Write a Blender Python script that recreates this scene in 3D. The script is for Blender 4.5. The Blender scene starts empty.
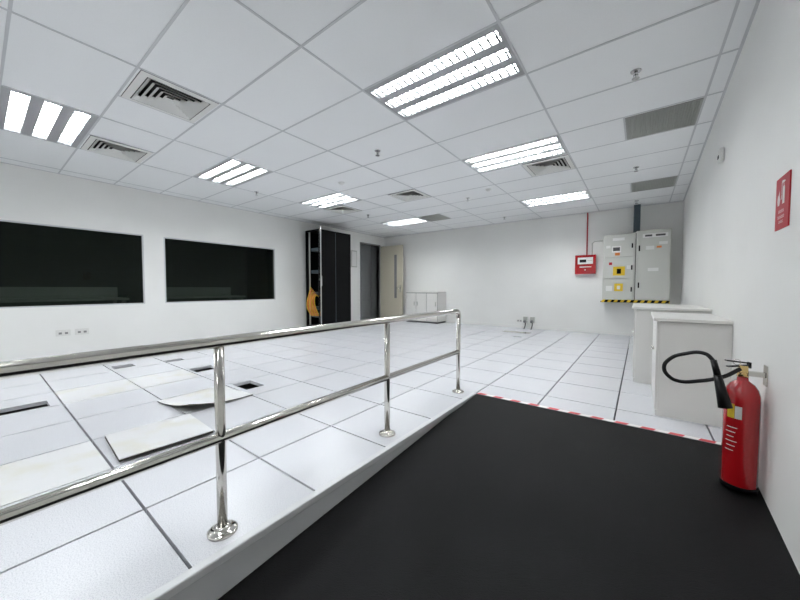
import bpy, bmesh, math, random
from mathutils import Vector, Matrix
random.seed(4)
sc = bpy.context.scene
sc.view_settings.view_transform = 'Standard'
sc.view_settings.look = 'None'
sc.view_settings.exposure = 1.05

# ------------------------------------------------------------ dimensions
XL = -7.5
YB, YF = 9.05, -3.0
ZC = 2.93
RY = 3.11          # top end of ramp
RX = -1.35         # left edge of ramp
SL = 1/15.0
def xr(y): return .556 + .021*(y-2.3)     # right wall runs very slightly off square
XR = xr(YB)

# ------------------------------------------------------------ materials
def mat(name, col, rough=0.5, metal=0.0, spec=0.5, noise=None, bump=None, emit=None, estr=0, coat=0):
    m = bpy.data.materials.new(name); m.use_nodes = True
    nt = m.node_tree; b = nt.nodes['Principled BSDF']
    b.inputs['Base Color'].default_value = (*col, 1)
    b.inputs['Roughness'].default_value = rough
    b.inputs['Metallic'].default_value = metal
    b.inputs['Specular IOR Level'].default_value = spec
    b.inputs['Coat Weight'].default_value = coat
    if emit:
        b.inputs['Emission Color'].default_value = (*emit, 1)
        b.inputs['Emission Strength'].default_value = estr
    tc = nt.nodes.new('ShaderNodeTexCoord')
    if noise:
        sc_, c2, lo, hi = noise
        n = nt.nodes.new('ShaderNodeTexNoise'); n.inputs['Scale'].default_value = sc_
        n.inputs['Detail'].default_value = 4
        r = nt.nodes.new('ShaderNodeValToRGB')
        r.color_ramp.elements[0].position = lo; r.color_ramp.elements[1].position = hi
        r.color_ramp.elements[0].color = (*c2, 1); r.color_ramp.elements[1].color = (*col, 1)
        nt.links.new(tc.outputs['Object'], n.inputs['Vector'])
        nt.links.new(n.outputs['Fac'], r.inputs['Fac'])
        nt.links.new(r.outputs['Color'], b.inputs['Base Color'])
    if bump:
        n2 = nt.nodes.new('ShaderNodeTexNoise'); n2.inputs['Scale'].default_value = bump[0]
        bp = nt.nodes.new('ShaderNodeBump'); bp.inputs['Strength'].default_value = bump[1]
        bp.inputs['Distance'].default_value = 0.01
        nt.links.new(tc.outputs['Object'], n2.inputs['Vector'])
        nt.links.new(n2.outputs['Fac'], bp.inputs['Height'])
        nt.links.new(bp.outputs['Normal'], b.inputs['Normal'])
    return m

M_wall = mat('wall_paint', (.87,.87,.845), .5, noise=(1.2,(.84,.84,.815),.35,.65), bump=(60,.03))
M_ceil = mat('ceiling_tile', (.88,.89,.89), .9, noise=(260,(.84,.85,.85),.35,.55))
M_grid = mat('ceiling_grid', (.58,.59,.60), .5)
M_floor = mat('floor_laminate', (.72,.73,.76), .27, noise=(200,(.56,.57,.61),.36,.54))
M_beige = mat('floor_worn', (.72,.725,.73), .4, noise=(4,(.68,.67,.61),.3,.5))
M_dark = mat('void_dark', (.006,.006,.006), .9)
M_edge = mat('panel_edge_black', (.022,.018,.012), .6)
M_ramp = mat('ramp_rubber', (.0032,.0032,.0035), .52, spec=.13, noise=(2.2,(.0062,.0062,.0068),.36,.62), bump=(240,.4))
M_white = mat('white_laminate', (.77,.76,.73), .4)
M_trim = mat('white_trim', (.60,.61,.62), .35)
M_steel = mat('polished_steel', (.60,.58,.54), .12, 1.0)
M_alu = mat('reflector_aluminium', (.38,.39,.40), .3, .6)
M_house = mat('fixture_housing', (.42,.43,.44), .5)
M_tube = mat('fluorescent_tube', (1,1,1), .5, emit=(.96,.985,1.0), estr=45)
M_lam = mat('louvre_lamella', (.05,.05,.052), .6, spec=.2)
M_black = mat('black_metal', (.003,.003,.0035), .4, spec=.12)
M_blackp = mat('black_rubber', (.006,.006,.006), .35, spec=.3)
M_red = mat('red_paint', (.40,.004,.008), .22, coat=.5)
M_redsign = mat('red_sign', (.46,.012,.025), .4)
M_labelw = mat('label_white', (.80,.80,.78), .5)
M_yellow = mat('label_yellow', (.80,.55,.03), .5)
M_orange = mat('orange_cable', (.85,.28,.06), .5)
M_grey = mat('cabinet_grey', (.50,.505,.47), .45)
M_seam = mat('seam_grey', (.09,.09,.09), .6)
M_grey2 = mat('conduit_grey', (.05,.075,.09), .4)
M_cream = mat('door_cream', (.64,.60,.48), .45)
M_corr = mat('corridor_grey', (.42,.43,.43), .7)
M_frame = mat('frame_grey', (.25,.25,.25), .5)
M_brass = mat('brass', (.7,.5,.22), .25, 1)
M_chrome = mat('chrome', (.6,.6,.6), .15, 1)
M_slot = mat('vent_slot', (.03,.03,.027), .8)
M_vent = mat('vent_white', (.74,.74,.71), .45)
M_strip = mat('fixture_strip', (.40,.41,.42), .45)
M_mesh = mat('return_grille', (.36,.37,.34), .6)
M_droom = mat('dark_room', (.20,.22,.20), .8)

def glass_mat(name, tint, ior=1.3):
    m = bpy.data.materials.new(name); m.use_nodes = True
    nt = m.node_tree; nt.nodes.clear()
    o = nt.nodes.new('ShaderNodeOutputMaterial')
    t = nt.nodes.new('ShaderNodeBsdfTransparent'); t.inputs['Color'].default_value = (*tint, 1)
    g = nt.nodes.new('ShaderNodeBsdfGlossy'); g.inputs['Roughness'].default_value = .02
    g.inputs['Color'].default_value = (.65,.75,.70,1)
    f = nt.nodes.new('ShaderNodeFresnel'); f.inputs['IOR'].default_value = ior
    mx = nt.nodes.new('ShaderNodeMixShader')
    nt.links.new(f.outputs[0], mx.inputs[0]); nt.links.new(t.outputs[0], mx.inputs[1])
    nt.links.new(g.outputs[0], mx.inputs[2]); nt.links.new(mx.outputs[0], o.inputs[0])
    return m
M_glass = glass_mat('tinted_glass', (.50,.54,.51), 1.34)
M_glass2 = glass_mat('smoked_glass', (.92,.94,.94), 1.2)

# ------------------------------------------------------------ mesh helpers
def bbox(bm, x0,x1,y0,y1,z0,z1, mi=0, M=None):
    vs = [bm.verts.new((x,y,z)) for x in (x0,x1) for y in (y0,y1) for z in (z0,z1)]
    if M is not None:
        for v in vs: v.co = M @ v.co
    for q in ((0,1,3,2),(4,6,7,5),(0,4,5,1),(2,3,7,6),(0,2,6,4),(1,5,7,3)):
        f = bm.faces.new([vs[i] for i in q]); f.material_index = mi

def bcyl(bm, p0, p1, r0, r1=None, seg=24, mi=0, smooth=True):
    p0, p1 = Vector(p0), Vector(p1); r1 = r0 if r1 is None else r1
    ax = (p1-p0).normalized()
    up = Vector((0,0,1)) if abs(ax.z) < .9 else Vector((1,0,0))
    a = ax.cross(up).normalized(); b = ax.cross(a)
    A, B = [], []
    for i in range(seg):
        t = 2*math.pi*i/seg; d = a*math.cos(t)+b*math.sin(t)
        A.append(bm.verts.new(p0+d*r0)); B.append(bm.verts.new(p1+d*r1))
    for i in range(seg):
        j = (i+1)%seg
        f = bm.faces.new((A[i],A[j],B[j],B[i])); f.material_index = mi; f.smooth = smooth
    f = bm.faces.new(A[::-1]); f.material_index = mi
    f = bm.faces.new(B); f.material_index = mi

def blathe(bm, cx, cy, prof, seg=40, mi=0):
    rings = []
    for r, z in prof:
        rings.append([bm.verts.new((cx+r*math.cos(2*math.pi*i/seg), cy+r*math.sin(2*math.pi*i/seg), z)) for i in range(seg)])
    for k in range(len(rings)-1):
        for i in range(seg):
            j = (i+1)%seg
            f = bm.faces.new((rings[k][i],rings[k][j],rings[k+1][j],rings[k+1][i])); f.smooth = True; f.material_index = mi
    bm.faces.new(rings[0][::-1]).material_index = mi
    bm.faces.new(rings[-1]).material_index = mi

def bprism(bm, pts, z0, z1, mi=0):
    A=[bm.verts.new((x,y,z0)) for x,y in pts]; B=[bm.verts.new((x,y,z1)) for x,y in pts]; n=len(pts)
    bm.faces.new(A[::-1]).material_index=mi; bm.faces.new(B).material_index=mi
    for i in range(n):
        j=(i+1)%n; bm.faces.new((A[i],A[j],B[j],B[i])).material_index=mi

def finish(bm, name, mats, parent=None, bevel=0, loc=None, mesh_only=False):
    bmesh.ops.recalc_face_normals(bm, faces=bm.faces)
    me = bpy.data.meshes.new(name); bm.to_mesh(me); bm.free()
    for m in (mats if isinstance(mats,(list,tuple)) else [mats]): me.materials.append(m)
    if mesh_only: return me
    ob = bpy.data.objects.new(name, me); sc.collection.objects.link(ob)
    if loc: ob.location = loc
    if parent: ob.parent = parent
    if bevel:
        md = ob.modifiers.new('bevel','BEVEL'); md.width = bevel; md.segments = 2; md.limit_method='ANGLE'
    return ob

def box(name, x0,x1,y0,y1,z0,z1, m, parent=None, bevel=0):
    bm = bmesh.new(); bbox(bm,x0,x1,y0,y1,z0,z1); return finish(bm,name,m,parent,bevel)
def cyl(name, p0,p1,r,m,parent=None,r1=None,seg=24):
    bm = bmesh.new(); bcyl(bm,p0,p1,r,r1,seg); return finish(bm,name,m,parent)
def empty(name):
    e = bpy.data.objects.new(name,None); e.empty_display_size=.1; sc.collection.objects.link(e); return e
def tube(name, pts, r, m, parent=None, cyclic=False, kind='BEZIER'):
    cu = bpy.data.curves.new(name,'CURVE'); cu.dimensions='3D'; cu.bevel_depth=r; cu.bevel_resolution=5; cu.use_fill_caps=True
    if kind=='BEZIER':
        s = cu.splines.new('BEZIER'); s.bezier_points.add(len(pts)-1)
        for p,q in zip(s.bezier_points,pts):
            p.co=q; p.handle_left_type='AUTO'; p.handle_right_type='AUTO'
    else:
        s = cu.splines.new('POLY'); s.points.add(len(pts)-1)
        for p,q in zip(s.points,pts): p.co=(*q,1)
    s.use_cyclic_u=cyclic; s.resolution_u=10
    cu.materials.append(m)
    ob = bpy.data.objects.new(name,cu); sc.collection.objects.link(ob)
    if parent: ob.parent=parent
    return ob

# ------------------------------------------------------------ room shell
bm=bmesh.new(); bprism(bm,[(xr(YF),YF),(xr(YF)+.15,YF),(XR+.15,YB),(XR,YB)],-.8,ZC+.3); finish(bm,'wall_right',M_wall)
box('wall_back', XL-.12, XR+.15, YB, YB+.15, -.8, ZC+.3, M_wall)
box('wall_front', XL-.12, XR+.15, YF-.15, YF, -.8, ZC+.3, M_wall)
# left wall with two windows and a doorway
W1 = (-1.2, 1.95); W2 = (2.27, 4.66); WZ = (.80, 2.10); D1 = (7.82, 8.74); DZ = 2.58
bm = bmesh.new(); a, b = XL-.12, XL
for y0,y1,z0,z1 in [(YF,W1[0],-.8,ZC+.3),(W1[0],W1[1],-.8,WZ[0]),(W1[0],W1[1],WZ[1],ZC+.3),(W1[1],W2[0],-.8,ZC+.3),
                    (W2[0],W2[1],-.8,WZ[0]),(W2[0],W2[1],WZ[1],ZC+.3),(W2[1],D1[0],-.8,ZC+.3),
                    (D1[0],D1[1],DZ,ZC+.3),(D1[0],D1[1],-.8,-.005),(D1[1],YB,-.8,ZC+.3)]:
    bbox(bm,a,b,y0,y1,z0,z1)
finish(bm,'wall_left',M_wall)
for i,(y0,y1) in enumerate((W1,W2)):
    w = empty('window_%d'%(i+1))
    box('glass', XL-.035, XL-.027, y0+.02, y1-.02, WZ[0]+.02, WZ[1]-.02, M_glass, w)
    bm = bmesh.new()
    for q in ((y0,y1,WZ[0],WZ[0]+.02),(y0,y1,WZ[1]-.02,WZ[1]),(y0,y0+.02,WZ[0]+.02,WZ[1]-.02),(y1-.02,y1,WZ[0]+.02,WZ[1]-.02)):
        bbox(bm, XL-.06, XL+.006, *q)
    finish(bm,'frame',M_trim,w)
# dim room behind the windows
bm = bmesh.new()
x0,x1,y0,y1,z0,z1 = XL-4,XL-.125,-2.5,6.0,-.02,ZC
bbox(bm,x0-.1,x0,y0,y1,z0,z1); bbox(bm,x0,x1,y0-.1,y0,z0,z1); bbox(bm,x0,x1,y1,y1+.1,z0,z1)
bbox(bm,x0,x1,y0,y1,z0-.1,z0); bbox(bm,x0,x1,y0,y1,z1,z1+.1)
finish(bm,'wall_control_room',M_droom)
for k,yy in enumerate((-1.2, 1.0, 3.4)):
    d = empty('desk')
    box('top', XL-1.6, XL-.8, yy-.9, yy+.9, .86, .90, M_white, d)
    for lx in (XL-1.55, XL-.85-.05):
        for ly in (yy-.85, yy+.8):
            box('leg', lx, lx+.05, ly, ly+.05, -.02, .86, M_grey, d)
    box('screen_panel', XL-1.6, XL-1.57, yy-.88, yy+.88, .90, 1.12, M_white, d)
# corridor behind door
bm = bmesh.new()
bbox(bm,XL-1.0,XL-.9,7.2,9.4,-.02,2.8); bbox(bm,XL-.9,XL-.12,7.2,7.3,-.02,2.8); bbox(bm,XL-.9,XL-.12,9.3,9.4,-.02,2.8)
bbox(bm,XL-.9,XL-.12,7.3,9.3,-.12,-.02); bbox(bm,XL-.9,XL-.12,7.3,9.3,2.8,2.9)
finish(bm,'wall_corridor',M_corr)
d = empty('door_frame')
box('jamb_1', XL-.12, XL+.02, D1[0]-.05, D1[0], 0.001, DZ+.05, M_frame, d)
box('jamb_2', XL-.12, XL+.02, D1[1], D1[1]+.05, 0.001, DZ+.05, M_frame, d)
box('head', XL-.12, XL+.02, D1[0], D1[1], DZ, DZ+.05, M_frame, d)
# open door leaf
d = empty('door_1')
lx0,lx1,ly0,ly1 = XL+.03, XL+1.0, 8.80, 8.85
bm = bmesh.new()
sx0,sx1,sz0,sz1 = lx1-.36,lx1-.24,.75,2.25
bbox(bm,lx0,sx0,ly0,ly1,.01,DZ-.01); bbox(bm,sx1,lx1,ly0,ly1,.01,DZ-.01)
bbox(bm,sx0,sx1,ly0,ly1,.01,sz0); bbox(bm,sx0,sx1,ly0,ly1,sz1,DZ-.01)
finish(bm,'leaf',M_cream,d)
box('vision_glass', sx0, sx1, ly0+.015, ly1-.015, sz0, sz1, M_frame, d)
box('handle_plate', lx1-.12, lx1-.07, ly0-.006, ly0, .95, 1.2, M_steel, d)
cyl('lever', (lx1-.095,ly0-.05,1.1),(lx1-.22,ly0-.05,1.1),.011,M_steel,d)
cyl('lever_stem', (lx1-.095,ly0-.05,1.1),(lx1-.095,ly0,1.1),.011,M_steel,d)

# ------------------------------------------------------------ raised floor
box('floor_slab', XL, xr(YF), YF, YB, -.8, -.7, M_dark)
G = .0065
xs = [XL+.001]+[RX-.6*k for k in range(10,0,-1)]+[RX, RX+.6, RX+1.2, RX+1.8, XR+.02]
ys = [YF+.001]; y=.48-.6*5
while y < YB:
    if y>YF+.05: ys.append(y)
    y += .6
ys.append(YB-.001)
holes = {}
def hole(x0,x1,y0,y1):
    for i in range(len(xs)-1):
        for j in range(len(ys)-1):
            if xs[i] <= (x0+x1)/2 < xs[i+1] and ys[j] <= (y0+y1)/2 < ys[j+1]:
                holes[(i,j)] = (max(x0,xs[i]+.03),min(x1,xs[i+1]-.03),max(y0,ys[j]+.02),min(y1,ys[j+1]-.02))
hole(-4.62,-4.39,.10,.40); hole(-5.72,-5.40,1.70,1.92); hole(-4.88,-4.60,1.72,2.0); hole(-3.70,-3.38,1.74,1.95)
hole(-2.3,-2.1,7.3,7.4); hole(-5.9,-5.68,1.12,1.35); hole(-6.4,-6.18,2.38,2.6)
beige = {(-4.65,.78),(-4.65,1.38),(-2.85,.18),(-3.45,1.38)}
bm = bmesh.new()
for i in range(len(xs)-1):
    for j in range(len(ys)-1):
        x0,x1,y0,y1 = xs[i],xs[i+1],ys[j],ys[j+1]
        if x1-x0 < .02 or y1-y0 < .02: continue
        if x0 >= RX-.01:
            if y1 <= RY: continue
            y0 = max(y0, RY)
        if i==len(xs)-2: x1=min(x1,xr(y0)+.01)
        x0+=G; x1-=G; y0+=G; y1-=G
        if abs(x1-(RX-G))<1e-4 and y1<RY+.3: x1 = RX-.03
        cx,cy = (x0+x1)/2,(y0+y1)/2
        mi = 1 if any(abs(cx-p)<.1 and abs(cy-q)<.1 for p,q in beige) else 0
        if (i,j) in holes:
            a0,a1,b0,b1 = holes[(i,j)]
            bbox(bm,x0,a0,y0,y1,-.035,0,mi); bbox(bm,a1,x1,y0,y1,-.035,0,mi)
            bbox(bm,a0,a1,y0,b0,-.035,0,mi); bbox(bm,a0,a1,b1,y1,-.035,0,mi)
        else:
            bbox(bm,x0,x1,y0,y1,-.035,0,mi)
finish(bm,'floor',[M_floor,M_beige])
bm = bmesh.new(); bbox(bm,XL,RX-.03,YF,YB,-.30,-.28); bbox(bm,RX-.03,xr(RY),RY,YB,-.30,-.28)
finish(bm,'floor_understructure',M_dark)

# loose floor panels
bm = bmesh.new()
Mx = Matrix.Translation((-2.83,.80,.020)) @ Matrix.Rotation(math.radians(-3.5),4,'Z') @ Matrix.Rotation(math.radians(-1.3),4,'Y')
bbox(bm,-.268,.268,-.268,.268,.000,.007,0,Mx); bbox(bm,-.27,.27,-.27,.27,-.013,.000,1,Mx)
finish(bm,'loose_floor_panel',[M_beige,M_edge])
def curled(name, cx, cy, ang, amp):
    bm = bmesh.new(); n=16; V={}
    for s in (0,1):
        for i in range(n+1):
            for j in range(n+1):
                u,v=i/n,j/n
                c = max(0,(u + (1-v) - 1.1))/.9
                z = .006 + amp*c**2 + (.006 if s else 0)
                p = Matrix.Rotation(ang,3,'Z') @ Vector(((u-.5)*.6,(v-.5)*.6,0))
                V[s,i,j]=bm.verts.new((cx+p.x,cy+p.y,z))
    for i in range(n):
        for j in range(n):
            f=bm.faces.new((V[1,i,j],V[1,i+1,j],V[1,i+1,j+1],V[1,i,j+1])); f.smooth=True
            f=bm.faces.new((V[0,i,j],V[0,i,j+1],V[0,i+1,j+1],V[0,i+1,j])); f.material_index=1
    for i in range(n):
        for a,b in (((i,0),(i+1,0)),((i,n),(i+1,n)),((0,i),(0,i+1)),((n,i),(n,i+1))):
            f=bm.faces.new((V[0,a[0],a[1]],V[0,b[0],b[1]],V[1,b[0],b[1]],V[1,a[0],a[1]])); f.material_index=1
    finish(bm,name,[M_beige,M_edge])
curled('curled_floor_covering', -3.42,1.36,math.radians(6),.085)

# ramp
bm = bmesh.new(); zb=-(RY-YF)*SL
P = [(RX,YF,zb),(xr(YF),YF,zb),(xr(RY),RY,0),(RX,RY,0)]
top=[bm.verts.new(p) for p in P]; bot=[bm.verts.new((p[0],p[1],-.7)) for p in P]
bm.faces.new(top); bm.faces.new(bot[::-1])
for i in range(4):
    j=(i+1)%4; bm.faces.new((top[i],bot[i],bot[j],top[j]))
finish(bm,'ramp',M_ramp)
box('trim_1', RX-.029, RX+.012, YF, RY+.0, -.03, .010, M_trim, bevel=.006)
box('trim_2', RX-.029, RX-.001, YF, RY, -.69, -.031, M_trim)
# hazard tape
bm = bmesh.new(); x=RX+.01; k=0; xe=xr(RY)-.006
while x < xe-.01:
    x2=min(x+.085,xe); sk=.02
    vs=[bm.verts.new(p) for p in ((x,RY+.004,.0015),(x2,RY+.004,.0015),(min(x2+sk,xe+.002),RY+.05,.0015),(min(x+sk,xe+.001),RY+.05,.0015))]
    f=bm.faces.new(vs); f.material_index=k%2; k+=1; x=x2
finish(bm,'hazard_tape',[mat('tape_red',(.62,.07,.09),.5),M_labelw])

# ------------------------------------------------------------ ceiling
TX,TY = 1.28,.675
HW = TX/4-.010
cxs = [XL]+[c for c in [.46-TX*k for k in range(6,-1,-1)] if c>XL]+[XR+.02]
cys=[YF]; y=.20-TY*5
while y<YB-.05:
    if y>YF+.02: cys.append(y)
    y+=TY
cys.append(YB)
def ci(x,y):
    i=max(k for k in range(len(cxs)-1) if cxs[k]<=x); j=max(k for k in range(len(cys)-1) if cys[k]<=y)
    return i,j
lights=[(-1.4,2.5),(-1.4,4.5),(-1.4,7.1),(-5.2,.5),(-5.2,2.5),(-5.2,4.5),(-5.2,7.1),(-1.4,-.1),(-1.4,-1.9),(-5.2,-1.3)]
diffs=[(-3.6,1.3),(-5.5,1.3),(-3.6,5.1),(-5.5,5.1),(-1.1,5.1),(-1.1,1.3)]
grilles=[(.1,4.5),(.1,7.3),(-4.2,7.3)]
special={}
for p in lights: special[ci(*p)]=('L',p)
for p in diffs: special[ci(*p)]=('D',p)
for p in grilles: special[ci(*p)]=('G',p)
bm=bmesh.new(); gb=bmesh.new(); g=.009; place=[]
for i in range(len(cxs)-1):
    for j in range(len(cys)-1):
        x0,x1,y0,y1=cxs[i],cxs[i+1],cys[j],cys[j+1]
        if i==len(cxs)-2: x1=min(x1,xr(y1)+.01)
        s=special.get((i,j))
        if s and s[0]=='L':
            place.append(('L',(x0+x1)/2,(y0+y1)/2)); continue
        if s:
            xm=(x0+x1)/2; yc=(y0+y1)/2
            left = s[1][0]<xm
            if left: place.append((s[0],(x0+xm)/2,yc)); r=(xm,x1); q=(x0,xm)
            else: place.append((s[0],(x1+xm)/2,yc)); r=(x0,xm); q=(xm,x1)
            bbox(bm,r[0],r[1],y0,y1,ZC+.004,ZC+.02)
            bbox(bm,q[0],q[1],y0,yc-HW-.001,ZC+.004,ZC+.02); bbox(bm,q[0],q[1],yc+HW+.001,y1,ZC+.004,ZC+.02)
            bbox(gb,xm-g,xm+g,y0+g,y1-g,ZC,ZC+.003)
            continue
        bbox(bm,x0,x1,y0,y1,ZC+.004,ZC+.02)
for x in cxs[1:-1]: bbox(gb,x-g,x+g,YF,YB,ZC-.001,ZC+.0035)
for y in cys[1:-1]: bbox(gb,XL,xr(y),y-g,y+g,ZC,ZC+.0035)
bbox(gb,XL,XL+.02,YF,YB,ZC-.001,ZC+.003); bbox(gb,XL,XR,YB-.02,YB,ZC-.001,ZC+.003)
bprism(gb,[(xr(YF)-.02,YF),(xr(YF),YF),(XR,YB),(XR-.02,YB)],ZC-.001,ZC+.003)
c=finish(bm,'ceiling',M_ceil); gobj=finish(gb,'ceiling_grid',M_grid); gobj.parent=c
box('ceiling_slab',XL-.1,XR+.1,YF-.1,YB+.1,ZC+.25,ZC+.35,M_dark)

def fixture_mesh():
    bm=bmesh.new(); L,W=TX/2-.010,TY/2-.010; H=.085
    bbox(bm,-L,L,-W,W,H-.003,H,0)
    for q in ((-L,-L+.003,-W,W),(L-.003,L,-W,W),(-L,L,-W,-W+.003),(-L,L,W-.003,W)): bbox(bm,*q,0,H,0)
    cen=(-.21,0,.21); e=.060
    for yc in cen:
        for s in (-1,1):
            pts=[(e*s,0.004),(e*.85*s,.035),(e*.4*s,.062)]
            for (a,za),(b2,zb2) in zip(pts,pts[1:]):
                vs=[bm.verts.new((x,yc+yy,z)) for x,yy,z in ((-L+.03,a,za),(L-.03,a,za),(L-.03,b2,zb2),(-L+.03,b2,zb2))]
                f=bm.faces.new(vs); f.material_index=1; f.smooth=True
        bbox(bm,-L+.03,L-.03,yc-.025,yc+.025,.062,.064,1)
        bcyl(bm,(-L+.045,yc,.036),(L-.045,yc,.036),.014,seg=12,mi=2)
        n=19
        for m_ in range(n):
            x=-L+.05+(2*L-.1)*m_/(n-1)
            bbox(bm,x-.0055,x+.0055,yc-e*.98,yc+e*.98,.001,.012,4)
    ed=[-W]+[c_+s*e for c_ in cen for s in (-1,1)]+[W]
    for k in range(0,8,2): bbox(bm,-L,L,ed[k],ed[k+1],.001,.004,3)
    bbox(bm,-L,-L+.03,-W,W,.0005,.0045,3); bbox(bm,L-.03,L,-W,W,.0005,.0045,3)
    return finish(bm,'ceiling_light',[M_house,M_alu,M_tube,M_strip,M_lam],mesh_only=True)
def diff_mesh():
    bm=bmesh.new(); W=HW
    bbox(bm,-W,W,-W,W,.12,.123,1)
    R=[(W,W-.055,-.004,-.010)]
    r=W-.062
    while r>.03:
        R.append((r,max(r-.040,.004),-.012,.022)); r-=.045
    for ro,ri,zo,zi in R:
        O=[bm.verts.new((sx*ro,sy*ro,zo)) for sx,sy in ((-1,-1),(1,-1),(1,1),(-1,1))]
        I=[bm.verts.new((sx*ri,sy*ri,zi)) for sx,sy in ((-1,-1),(1,-1),(1,1),(-1,1))]
        for a in range(4):
            b2=(a+1)%4; f=bm.faces.new((O[a],O[b2],I[b2],I[a])); f.material_index=0
    for q in ((-W,-W+.003,-W,W),(W-.003,W,-W,W),(-W,W,-W,-W+.003),(-W,W,W-.003,W)): bbox(bm,*q,-.004,.12,1)
    return finish(bm,'air_diffuser',[M_vent,M_slot],mesh_only=True)
def grille_mesh():
    bm=bmesh.new(); W=HW
    bbox(bm,-W,W,-W,W,.03,.033,1)
    for q in ((-W,-W+.02,-W,W),(W-.02,W,-W,W),(-W,W,-W,-W+.02),(-W,W,W-.02,W)): bbox(bm,*q,-.005,.02,0)
    n=26
    for k in range(n):
        p=-W+.02+(2*W-.04)*(k+.5)/n
        bbox(bm,p-.0045,p+.0045,-W+.02,W-.02,0,.012,0); bbox(bm,-W+.02,W-.02,p-.0045,p+.0045,.001,.011,0)
    return finish(bm,'return_air_grille',[M_mesh,M_slot],mesh_only=True)
ms={'L':('ceiling_light',fixture_mesh()),'D':('air_diffuser',diff_mesh()),'G':('return_air_grille',grille_mesh())}
for k,x,y in place:
    ob=bpy.data.objects.new(ms[k][0],ms[k][1]); ob.location=(x,y,ZC); sc.collection.objects.link(ob)
for x,y in [(-.07,3.42),(-2.85,3.3),(-.09,6.1),(-2.85,6.1),(-5.9,3.3),(-5.5,6.0),(-2.85,8.3),(-.1,8.4)]:
    bm=bmesh.new()
    bcyl(bm,(0,0,0),(0,0,-.008),.04,.035); bcyl(bm,(0,0,-.008),(0,0,-.03),.014)
    bcyl(bm,(0,0,-.03),(0,0,-.05),.005)
    bcyl(bm,(.014,0,-.028),(.014,0,-.06),.003,seg=8); bcyl(bm,(-.014,0,-.028),(-.014,0,-.06),.003,seg=8)
    bcyl(bm,(0,0,-.06),(0,0,-.063),.028)
    finish(bm,'fire_sprinkler',M_chrome,loc=(x,y,ZC+.003))
for x,y in [(-4.2,3.9),(-2.3,5.8)]:
    bm=bmesh.new(); blathe(bm,0,0,[(.055,0),(.055,-.012),(.045,-.02),(.03,-.035),(.02,-.04)])
    finish(bm,'smoke_detector',M_labelw,loc=(x,y,ZC+.003))

# ------------------------------------------------------------ handrail (own axis along local Y)
hr=empty('handrail'); hr.location=(-1.487,.645,0); hr.rotation_euler=(0,0,math.atan(.014))
HZ=.86; MZ=.43; PY=[-1.2,0,1.2,2.41]
for k,y in enumerate(PY):
    topz = HZ if k<3 else HZ-.06
    cyl('post_%d'%(k+1),(0,y,.0),(0,y,topz),.021,M_steel,hr)
    bm=bmesh.new(); blathe(bm,0,y,[(.062,.0005),(.062,.008),(.05,.014),(.032,.016),(.030,.022),(.022,.030)])
    finish(bm,'base_flange_%d'%(k+1),M_steel,hr)
pts=[(0,-2.25,HZ),(0,PY[3]-.06,HZ)]
for a in range(1,9):
    t=a/8*math.pi/2; pts.append((0,PY[3]-.06+.06*math.sin(t),HZ-.06+.06*math.cos(t)))
tube('top_rail',pts,.0255,M_steel,hr,kind='POLY')
cyl('mid_rail',(0,-2.25,MZ),(0,PY[3],MZ),.0225,M_steel,hr)
cyl('post_5',(0,-2.25,0),(0,-2.25,HZ+.02),.021,M_steel,hr)

# ------------------------------------------------------------ storage cabinets
def cabinet(x0,x1,y0,y1,h,doors='x',n=2,name='storage_cabinet'):
    c=empty(name)
    box('plinth',x0+.006,x1-.005,y0+.006,y1-.02,.001,.05,M_white if doors=='x' else M_seam,c)
    box('carcass',x0+.019,x1,y0,y1,.05,h-.032,M_white,c)
    box('top',x0-.022,x1,y0-.022,y1+(.01 if doors=='x' else 0),h-.028,h,M_white,c,bevel=.004)
    box('top_shadow_gap',x0+.022,x1-.002,y0+.004,y1-.004,h-.032,h-.028,M_seam,c)
    if doors=='x':
        for k in range(n):
            a=y0+(y1-y0)*k/n+.003; b=y0+(y1-y0)*(k+1)/n-.003
            box('door_%d'%k,x0,x0+.018,a,b,.055,h-.035,M_white,c,bevel=.002)
            yy = b-.04 if k%2==0 else a+.04
            cyl('knob_%d'%k,(x0,yy,h*.62),(x0-.02,yy,h*.62),.009,M_steel,c)
    else:
        box('door_back',x0,x1,y0-.001,y0,.055,h-.032,M_seam,c)
        for k in range(n):
            a=x0+(x1-x0)*k/n+.008; b=x0+(x1-x0)*(k+1)/n-.008
            box('door_%d'%k,a,b,y0-.02,y0-.002,.06,h-.045,M_white,c,bevel=.002)
            xx=b-.05 if k%2==0 else a+.05
            box('handle_%d'%k,xx-.012,xx+.012,y0-.04,y0-.02,h*.55,h*.68,M_grey,c)
    return c
cabinet(.12,xr(3.5)-.003,3.50,4.34,.845)
cabinet(-.05,xr(4.6)-.003,4.60,5.60,.88)
cabinet(-6.12,-4.94,8.50,YB-.005,.98,'y',3,'low_cupboard')

# ------------------------------------------------------------ electrical panel
ep=empty('electrical_panel'); ey=8.70
M_ep = mat('panel_enamel', (.60,.605,.565), .4)
box('body_left',-.70,-.10,ey+.02,YB-.003,.80,2.30,M_ep,ep,bevel=.005)
box('body_right',-.09,.50,ey+.02,YB-.003,.80,2.34,M_ep,ep,bevel=.005)
for i,(z0,z1) in enumerate(((.84,1.30),(1.32,1.78),(1.80,2.26))):
    box('door_left_%d'%i,-.68,-.12,ey,ey+.02,z0,z1,M_ep,ep,bevel=.004)
    box('latch_%d'%i,-.17,-.145,ey-.015,ey,(z0+z1)/2-.05,(z0+z1)/2+.05,M_black,ep)
box('door_right',-.07,.48,ey,ey+.02,.84,2.30,M_ep,ep,bevel=.004)
box('seam_mid',-.10,-.09,ey+.03,ey+.2,.80,2.30,M_black,ep)
box('latch_r1',-.045,-.02,ey-.015,ey,1.9,2.02,M_black,ep); box('latch_r2',-.045,-.02,ey-.015,ey,1.1,1.22,M_black,ep)
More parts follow.
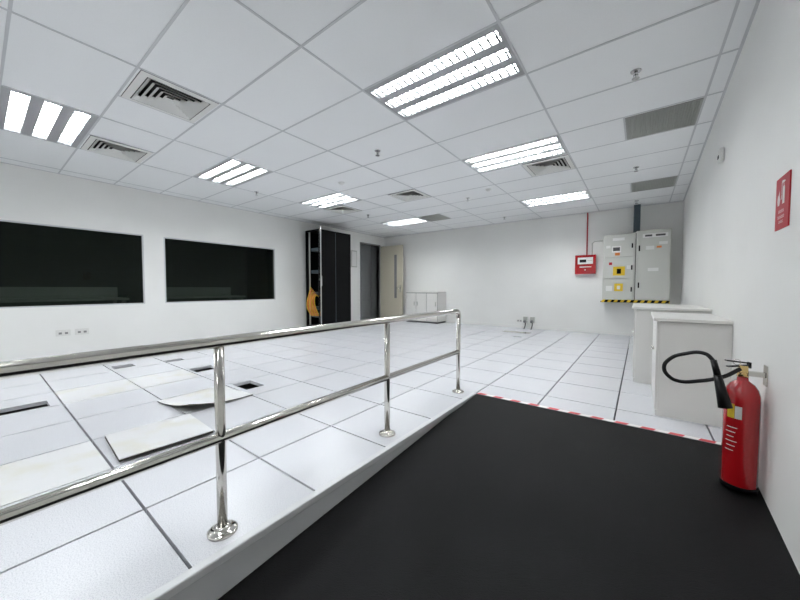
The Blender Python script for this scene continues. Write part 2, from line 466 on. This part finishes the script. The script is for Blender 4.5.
def lab(x0,x1,z0,z1,m,n='label',o=.003): box(n,x0,x1,ey-o,ey,z0,z1,m,ep)
lab(-.52,-.30,2.16,2.22,M_labelw); lab(.02,.44,2.18,2.26,M_labelw); lab(-.53,-.36,1.90,2.04,M_labelw); lab(-.47,-.38,1.83,1.89,M_orange)
lab(.06,.18,2.20,2.24,M_seam,'label_print',.004); lab(.24,.40,2.20,2.24,M_seam,'label_print',.004); lab(-.51,-.38,1.93,2.01,M_seam,'label_print',.004)
lab(-.50,-.28,1.38,1.58,M_yellow); lab(-.43,-.35,1.42,1.53,M_black,'label_print',.004); lab(-.25,-.18,1.52,1.60,M_labelw); lab(-.58,-.52,1.62,1.68,M_redsign)
lab(.08,.22,1.92,2.0,M_labelw); lab(.3,.44,2.02,2.08,M_labelw); lab(-.64,-.56,2.0,2.06,M_labelw); lab(.26,.34,1.95,1.99,M_orange)
lab(-.47,-.31,1.03,1.2,M_yellow); lab(-.42,-.36,1.07,1.15,M_labelw,'label_print',.004); lab(-.63,-.51,1.03,1.15,M_labelw); lab(.12,.30,1.46,1.53,M_labelw)
bm=bmesh.new(); x=-.72; k=0
while x<.5:
    x2=min(x+.06,.5)
    vs=[bm.verts.new(p) for p in ((x,ey-.006,.78),(x2,ey-.006,.78),(min(x2+.03,.5),ey-.006,.835),(min(x+.03,.5),ey-.006,.835))]
    f=bm.faces.new(vs); f.material_index=k%2; x=x2; k+=1
finish(bm,'hazard_strip',[M_yellow,M_black],ep)
box('base_rail',-.73,.50,ey-.005,YB-.003,.775,.80,M_grey2,ep)
box('trunking',-.15,-.03,8.80,8.90,2.34,ZC-.001,M_grey2,ep)
tube('side_conduit',[(-.95,YB-.02,1.9),(-.95,YB-.02,2.18),(-.9,YB-.02,2.22),(-.705,YB-.02,2.22)],.012,M_grey,ep,kind='POLY')

fp=empty('fire_alarm_panel')
fy=YB-.12
box('case',-1.30,-.86,fy,YB-.002,1.44,1.90,M_red,fp,bevel=.006)
box('display',-1.24,-.92,fy-.004,fy,1.68,1.84,M_labelw,fp)
box('window',-1.2,-1.06,fy-.006,fy-.004,1.72,1.79,M_black,fp)
for i in range(5): cyl('button_%d'%i,(-1.02+i*.02,fy-.004,1.76),(-1.02+i*.02,fy-.01,1.76),.006,M_red,fp)
cyl('lock',(-1.08,fy,1.54),(-1.08,fy-.008,1.54),.015,M_labelw,fp)
box('text_strip',-1.2,-.95,fy-.004,fy,1.60,1.62,M_labelw,fp)
cyl('red_conduit',(-1.06,YB-.03,1.90),(-1.06,YB-.03,ZC-.002),.014,M_redsign,fp)

# ------------------------------------------------------------ server rack
r=empty('server_rack'); x0,x1,y0,y1,h=-7.36,-6.80,5.50,6.66,2.66
box('top',x0,x1,y0,y1,h-.04,h,M_black,r); box('base',x0,x1,y0,y1,.001,.08,M_black,r)
box('side_panel',x1-.02,x1,y0+.04,y1-.04,.08,h-.04,M_black,r); box('side_panel_wall',x0,x0+.02,y0+.04,y1-.04,.08,h-.04,M_black,r)
box('back_panel',x0,x1,y1-.04,y1,.08,h-.04,M_black,r)
for a in (x0,x1-.03): box('front_post',a,a+.03,y0,y0+.04,.08,h-.04,M_black,r)
box('seam',x1,x1+.004,(y0+y1)/2-.006,(y0+y1)/2+.006,.08,h-.04,M_grey2,r)
for a in (x0+.06,x1-.09): box('mount_rail',a,a+.03,y0+.06,y0+.09,.08,h-.04,M_grey,r)
for k,z in enumerate((.3,.5,.9,1.5,2.1)):
    box('device_%d'%k,x0+.1,x1-.1,y0+.10,y0+.7,z,z+.09,M_grey2,r)
for k in range(10):
    xx=x0+.10+k*.037
    tube('orange_cable_%d'%k,[(xx,y0+.09,1.12-.03*k),(xx+.02,y0-.01,.90),(xx-.03,y0-.03,.6+.02*k),(xx+.03,y0+.06,.34)],.009,M_orange if k%3 else M_yellow,r)
# glass door swung open a little past square, away from the opening
dv=Vector((.44,-.30,0)).normalized(); L=.54
ang=math.atan2(dv.y,dv.x)
Md=Matrix.Translation((x1+.015,y0-.01,0))@Matrix.Rotation(ang,4,'Z')
bm=bmesh.new()
for q in ((0,.045,.1,h-.05),(L-.045,L,.1,h-.05)): bbox(bm,q[0],q[1],-.012,.012,q[2],q[3],0,Md)
for z in (.1,h-.1,1.3): bbox(bm,.045,L-.045,-.012,.012,z,z+.05,0,Md)
bbox(bm,L-.002,L+.006,-.014,.014,.1,h-.05,1,Md)
bbox(bm,.0,.012,-.016,.014,.15,h-.1,1,Md); bbox(bm,L-.06,L-.045,-.014,.014,.15,h-.1,1,Md)
bbox(bm,.045,L-.06,-.003,.003,.15,h-.1,2,Md)
bbox(bm,L-.035,L-.015,.012,.03,1.15,1.4,1,Md)
finish(bm,'open_door',[M_black,M_chrome,M_glass2],r)

n=empty('notice_frame')
box('frame',XL+.001,XL+.015,7.36,7.62,1.78,2.32,M_grey,n); box('paper',XL+.015,XL+.017,7.385,7.595,1.81,2.29,M_labelw,n)
def socket(name,loc,axis):
    s=empty(name); x,y,z=loc
    if axis=='x':
        box('plate',x,x+.01,y-.085,y+.085,z-.05,z+.05,M_vent,s,bevel=.003)
        for k in(-.035,.035):
            box('outlet',x+.01,x+.012,y+k-.018,y+k+.018,z-.022,z+.01,M_frame,s); box('switch',x+.01,x+.015,y+k-.008,y+k+.008,z+.018,z+.034,M_labelw,s)
    else:
        box('plate',x-.075,x+.075,y-.01,y,z-.043,z+.043,M_vent,s,bevel=.003)
        for k in(-.035,.035):
            box('outlet',x+k-.018,x+k+.018,y-.012,y-.01,z-.022,z+.01,M_frame,s); box('switch',x+k-.008,x+k+.008,y-.015,y-.01,z+.018,z+.034,M_labelw,s)
socket('wall_socket',(XL+.001,.86,.37),'x'); socket('wall_socket',(XL+.001,1.08,.37),'x')
socket('wall_socket',(-2.65,YB-.001,.2),'y')
for xx in (-2.48,-2.30):
    p=empty('industrial_socket')
    box('back_box',xx-.05,xx+.05,YB-.09,YB-.002,.16,.32,M_grey,p,bevel=.006)
    cyl('socket_cap',(xx,YB-.09,.22),(xx,YB-.15,.19),.032,M_frame,p)
    tube('flex_conduit',[(xx,YB-.05,.16),(xx,YB-.07,.08),(xx,YB-.14,.02),(xx+.02,YB-.25,.012)],.012,M_black,p)
box('floor_duct_plate',-2.75,-2.1,7.95,8.15,.001,.01,M_steel)

# ------------------------------------------------------------ sign on right wall
s=empty('fire_extinguisher_sign'); sx=xr(2.42)
s.location=(sx,2.42,0); s.rotation_euler=(0,0,-math.atan(.021))
box('plate',-.006,-.0005,-.105,.10,1.395,1.655,M_redsign,s,bevel=.001)
def smark(polys,name):
    bm=bmesh.new()
    for pl in polys:
        vs=[bm.verts.new((-.0072,-u,z)) for u,z in pl]
        bm.faces.new(vs)
    finish(bm,name,M_labelw,s)
def rc(u0,u1,z0,z1): return [(u0,z0),(u1,z0),(u1,z1),(u0,z1)]
smark([[(.012,1.515),(.045,1.515),(.045,1.59),(.038,1.602),(.019,1.602),(.012,1.59)],rc(.024,.033,1.604,1.614),
       [(.005,1.616),(.048,1.618),(.048,1.625),(.005,1.632)],rc(-.004,.003,1.565,1.63),[(-.012,1.54),(.000,1.54),(.003,1.563),(-.004,1.563)]],'pictogram_extinguisher')
smark([[(-.060,1.515),(-.032,1.515),(-.022,1.54),(-.030,1.56),(-.034,1.59),(-.050,1.562),(-.058,1.575),(-.068,1.54)]],'pictogram_flame')
t=[]
for row,(z,n_) in enumerate(((1.475,5),(1.447,6),(1.424,4))):
    w_=.017; x_=-n_*w_/2
    for k in range(n_):
        t.append(rc(x_+k*w_+.001,x_+k*w_+.005,z,z+.016 if row<2 else z+.010)); t.append(rc(x_+k*w_+.006,x_+k*w_+.013,z,z+.004)); t.append(rc(x_+k*w_+.006,x_+k*w_+.013,z+.008,z+.012))
smark(t,'text')
# ------------------------------------------------------------ extinguisher
fe=empty('fire_extinguisher'); ex,ey_=.472,2.58; zb=-(RY-ey_)*SL+.012; R=.074
bm=bmesh.new()
prof=[(R-.006,zb),(R,zb+.012),(R,zb+.50),(R*.97,zb+.53),(R*.86,zb+.56),(R*.66,zb+.585),(R*.42,zb+.60),(.024,zb+.607),(.022,zb+.63)]
blathe(bm,ex,ey_,prof,48); finish(bm,'cylinder',M_red,fe)
bm=bmesh.new(); blathe(bm,ex,ey_,[(R+.002,zb-.006),(R+.003,zb+.02),(R+.002,zb+.022)],48); finish(bm,'foot_ring',M_black,fe)
zt=zb+.63
cyl('valve_collar',(ex,ey_,zt-.005),(ex,ey_,zt+.025),.024,M_brass,fe)
box('valve_block',ex-.018,ex+.018,ey_-.022,ey_+.022,zt+.02,zt+.06,M_brass,fe,bevel=.004)
bm=bmesh.new()
Mh=Matrix.Translation((ex,ey_,zt+.055))@Matrix.Rotation(math.radians(205),4,'Z')
bbox(bm,-.03,.075,-.012,.012,.0,.006,0,Mh@Matrix.Rotation(math.radians(6),4,'Y'))
bbox(bm,-.03,.085,-.012,.012,.018,.024,0,Mh@Matrix.Rotation(math.radians(-6),4,'Y'))
bbox(bm,-.032,-.024,-.012,.012,-.01,.024,0,Mh)
finish(bm,'squeeze_levers',M_black,fe,bevel=.002)
tube('safety_pin_ring',[(ex-.03,ey_-.03,zt+.065),(ex-.045,ey_-.03,zt+.08),(ex-.03,ey_-.03,zt+.095),(ex-.015,ey_-.03,zt+.08)],.0015,M_steel,fe,cyclic=True)
tube('hose',[(ex-.015,ey_-.02,zt+.04),(.38,2.51,.600),(.281,2.51,.560),(.20,2.51,.545),(.156,2.51,.562),(.127,2.51,.616),(.155,2.51,.675),(.214,2.50,.712),(.302,2.48,.728),(.340,2.46,.690)],.0105,M_blackp,fe)
bm=bmesh.new(); bcyl(bm,(.335,2.462,.70),(.352,2.45,.62),.014,.016); bcyl(bm,(.352,2.45,.62),(.385,2.435,.45),.017,.030)
finish(bm,'horn',M_blackp,fe)
def patch(name,a0,a1,z0,z1,m,off=.0012):
    bm=bmesh.new(); n=14; A=[];B=[]
    for i in range(n+1):
        t=math.radians(a0+(a1-a0)*i/n); A.append(bm.verts.new((ex+(R+off)*math.cos(t),ey_+(R+off)*math.sin(t),z0))); B.append(bm.verts.new((ex+(R+off)*math.cos(t),ey_+(R+off)*math.sin(t),z1)))
    for i in range(n):
        f=bm.faces.new((A[i],A[i+1],B[i+1],B[i])); f.smooth=True
    finish(bm,name,m,fe)
for k in range(6): patch('label_text_%d'%k,215-4*(k%2),250-5*(k%3),zb+.345-.026*k,zb+.349-.026*k,M_labelw,.0018)
patch('label_tag',215,240,zb+.40,zb+.48,M_yellow,.002)
patch('label_tag_white',241,262,zb+.40,zb+.47,M_labelw,.002)
box('wall_bracket',ex+.02,xr(ey_)-.001,ey_-.015,ey_+.015,zt+.005,zt+.03,M_steel,fe)
box('bracket_plate',xr(ey_)-.006,xr(ey_)-.0015,ey_-.03,ey_+.03,zt-.04,zt+.07,M_steel,fe)
ws=empty('wall_sensor'); wx=xr(4.2); box('body',wx-.035,wx-.002,4.2,4.28,2.28,2.40,M_labelw,ws,bevel=.006); box('lens',wx-.04,wx-.035,4.22,4.26,2.31,2.34,M_black,ws)

# ------------------------------------------------------------ world & camera
w=bpy.data.worlds.new('w'); sc.world=w; w.use_nodes=True
w.node_tree.nodes['Background'].inputs[0].default_value=(.8,.85,.9,1); w.node_tree.nodes['Background'].inputs[1].default_value=.3
cam=bpy.data.cameras.new('camera'); co=bpy.data.objects.new('camera',cam); sc.collection.objects.link(co)
cam.sensor_width=36; cam.lens=320/800*36; cam.clip_start=.02
co.location=(0,0,1.1); co.rotation_euler=(math.radians(90-2.15),0,math.radians(36.87))
sc.camera=co
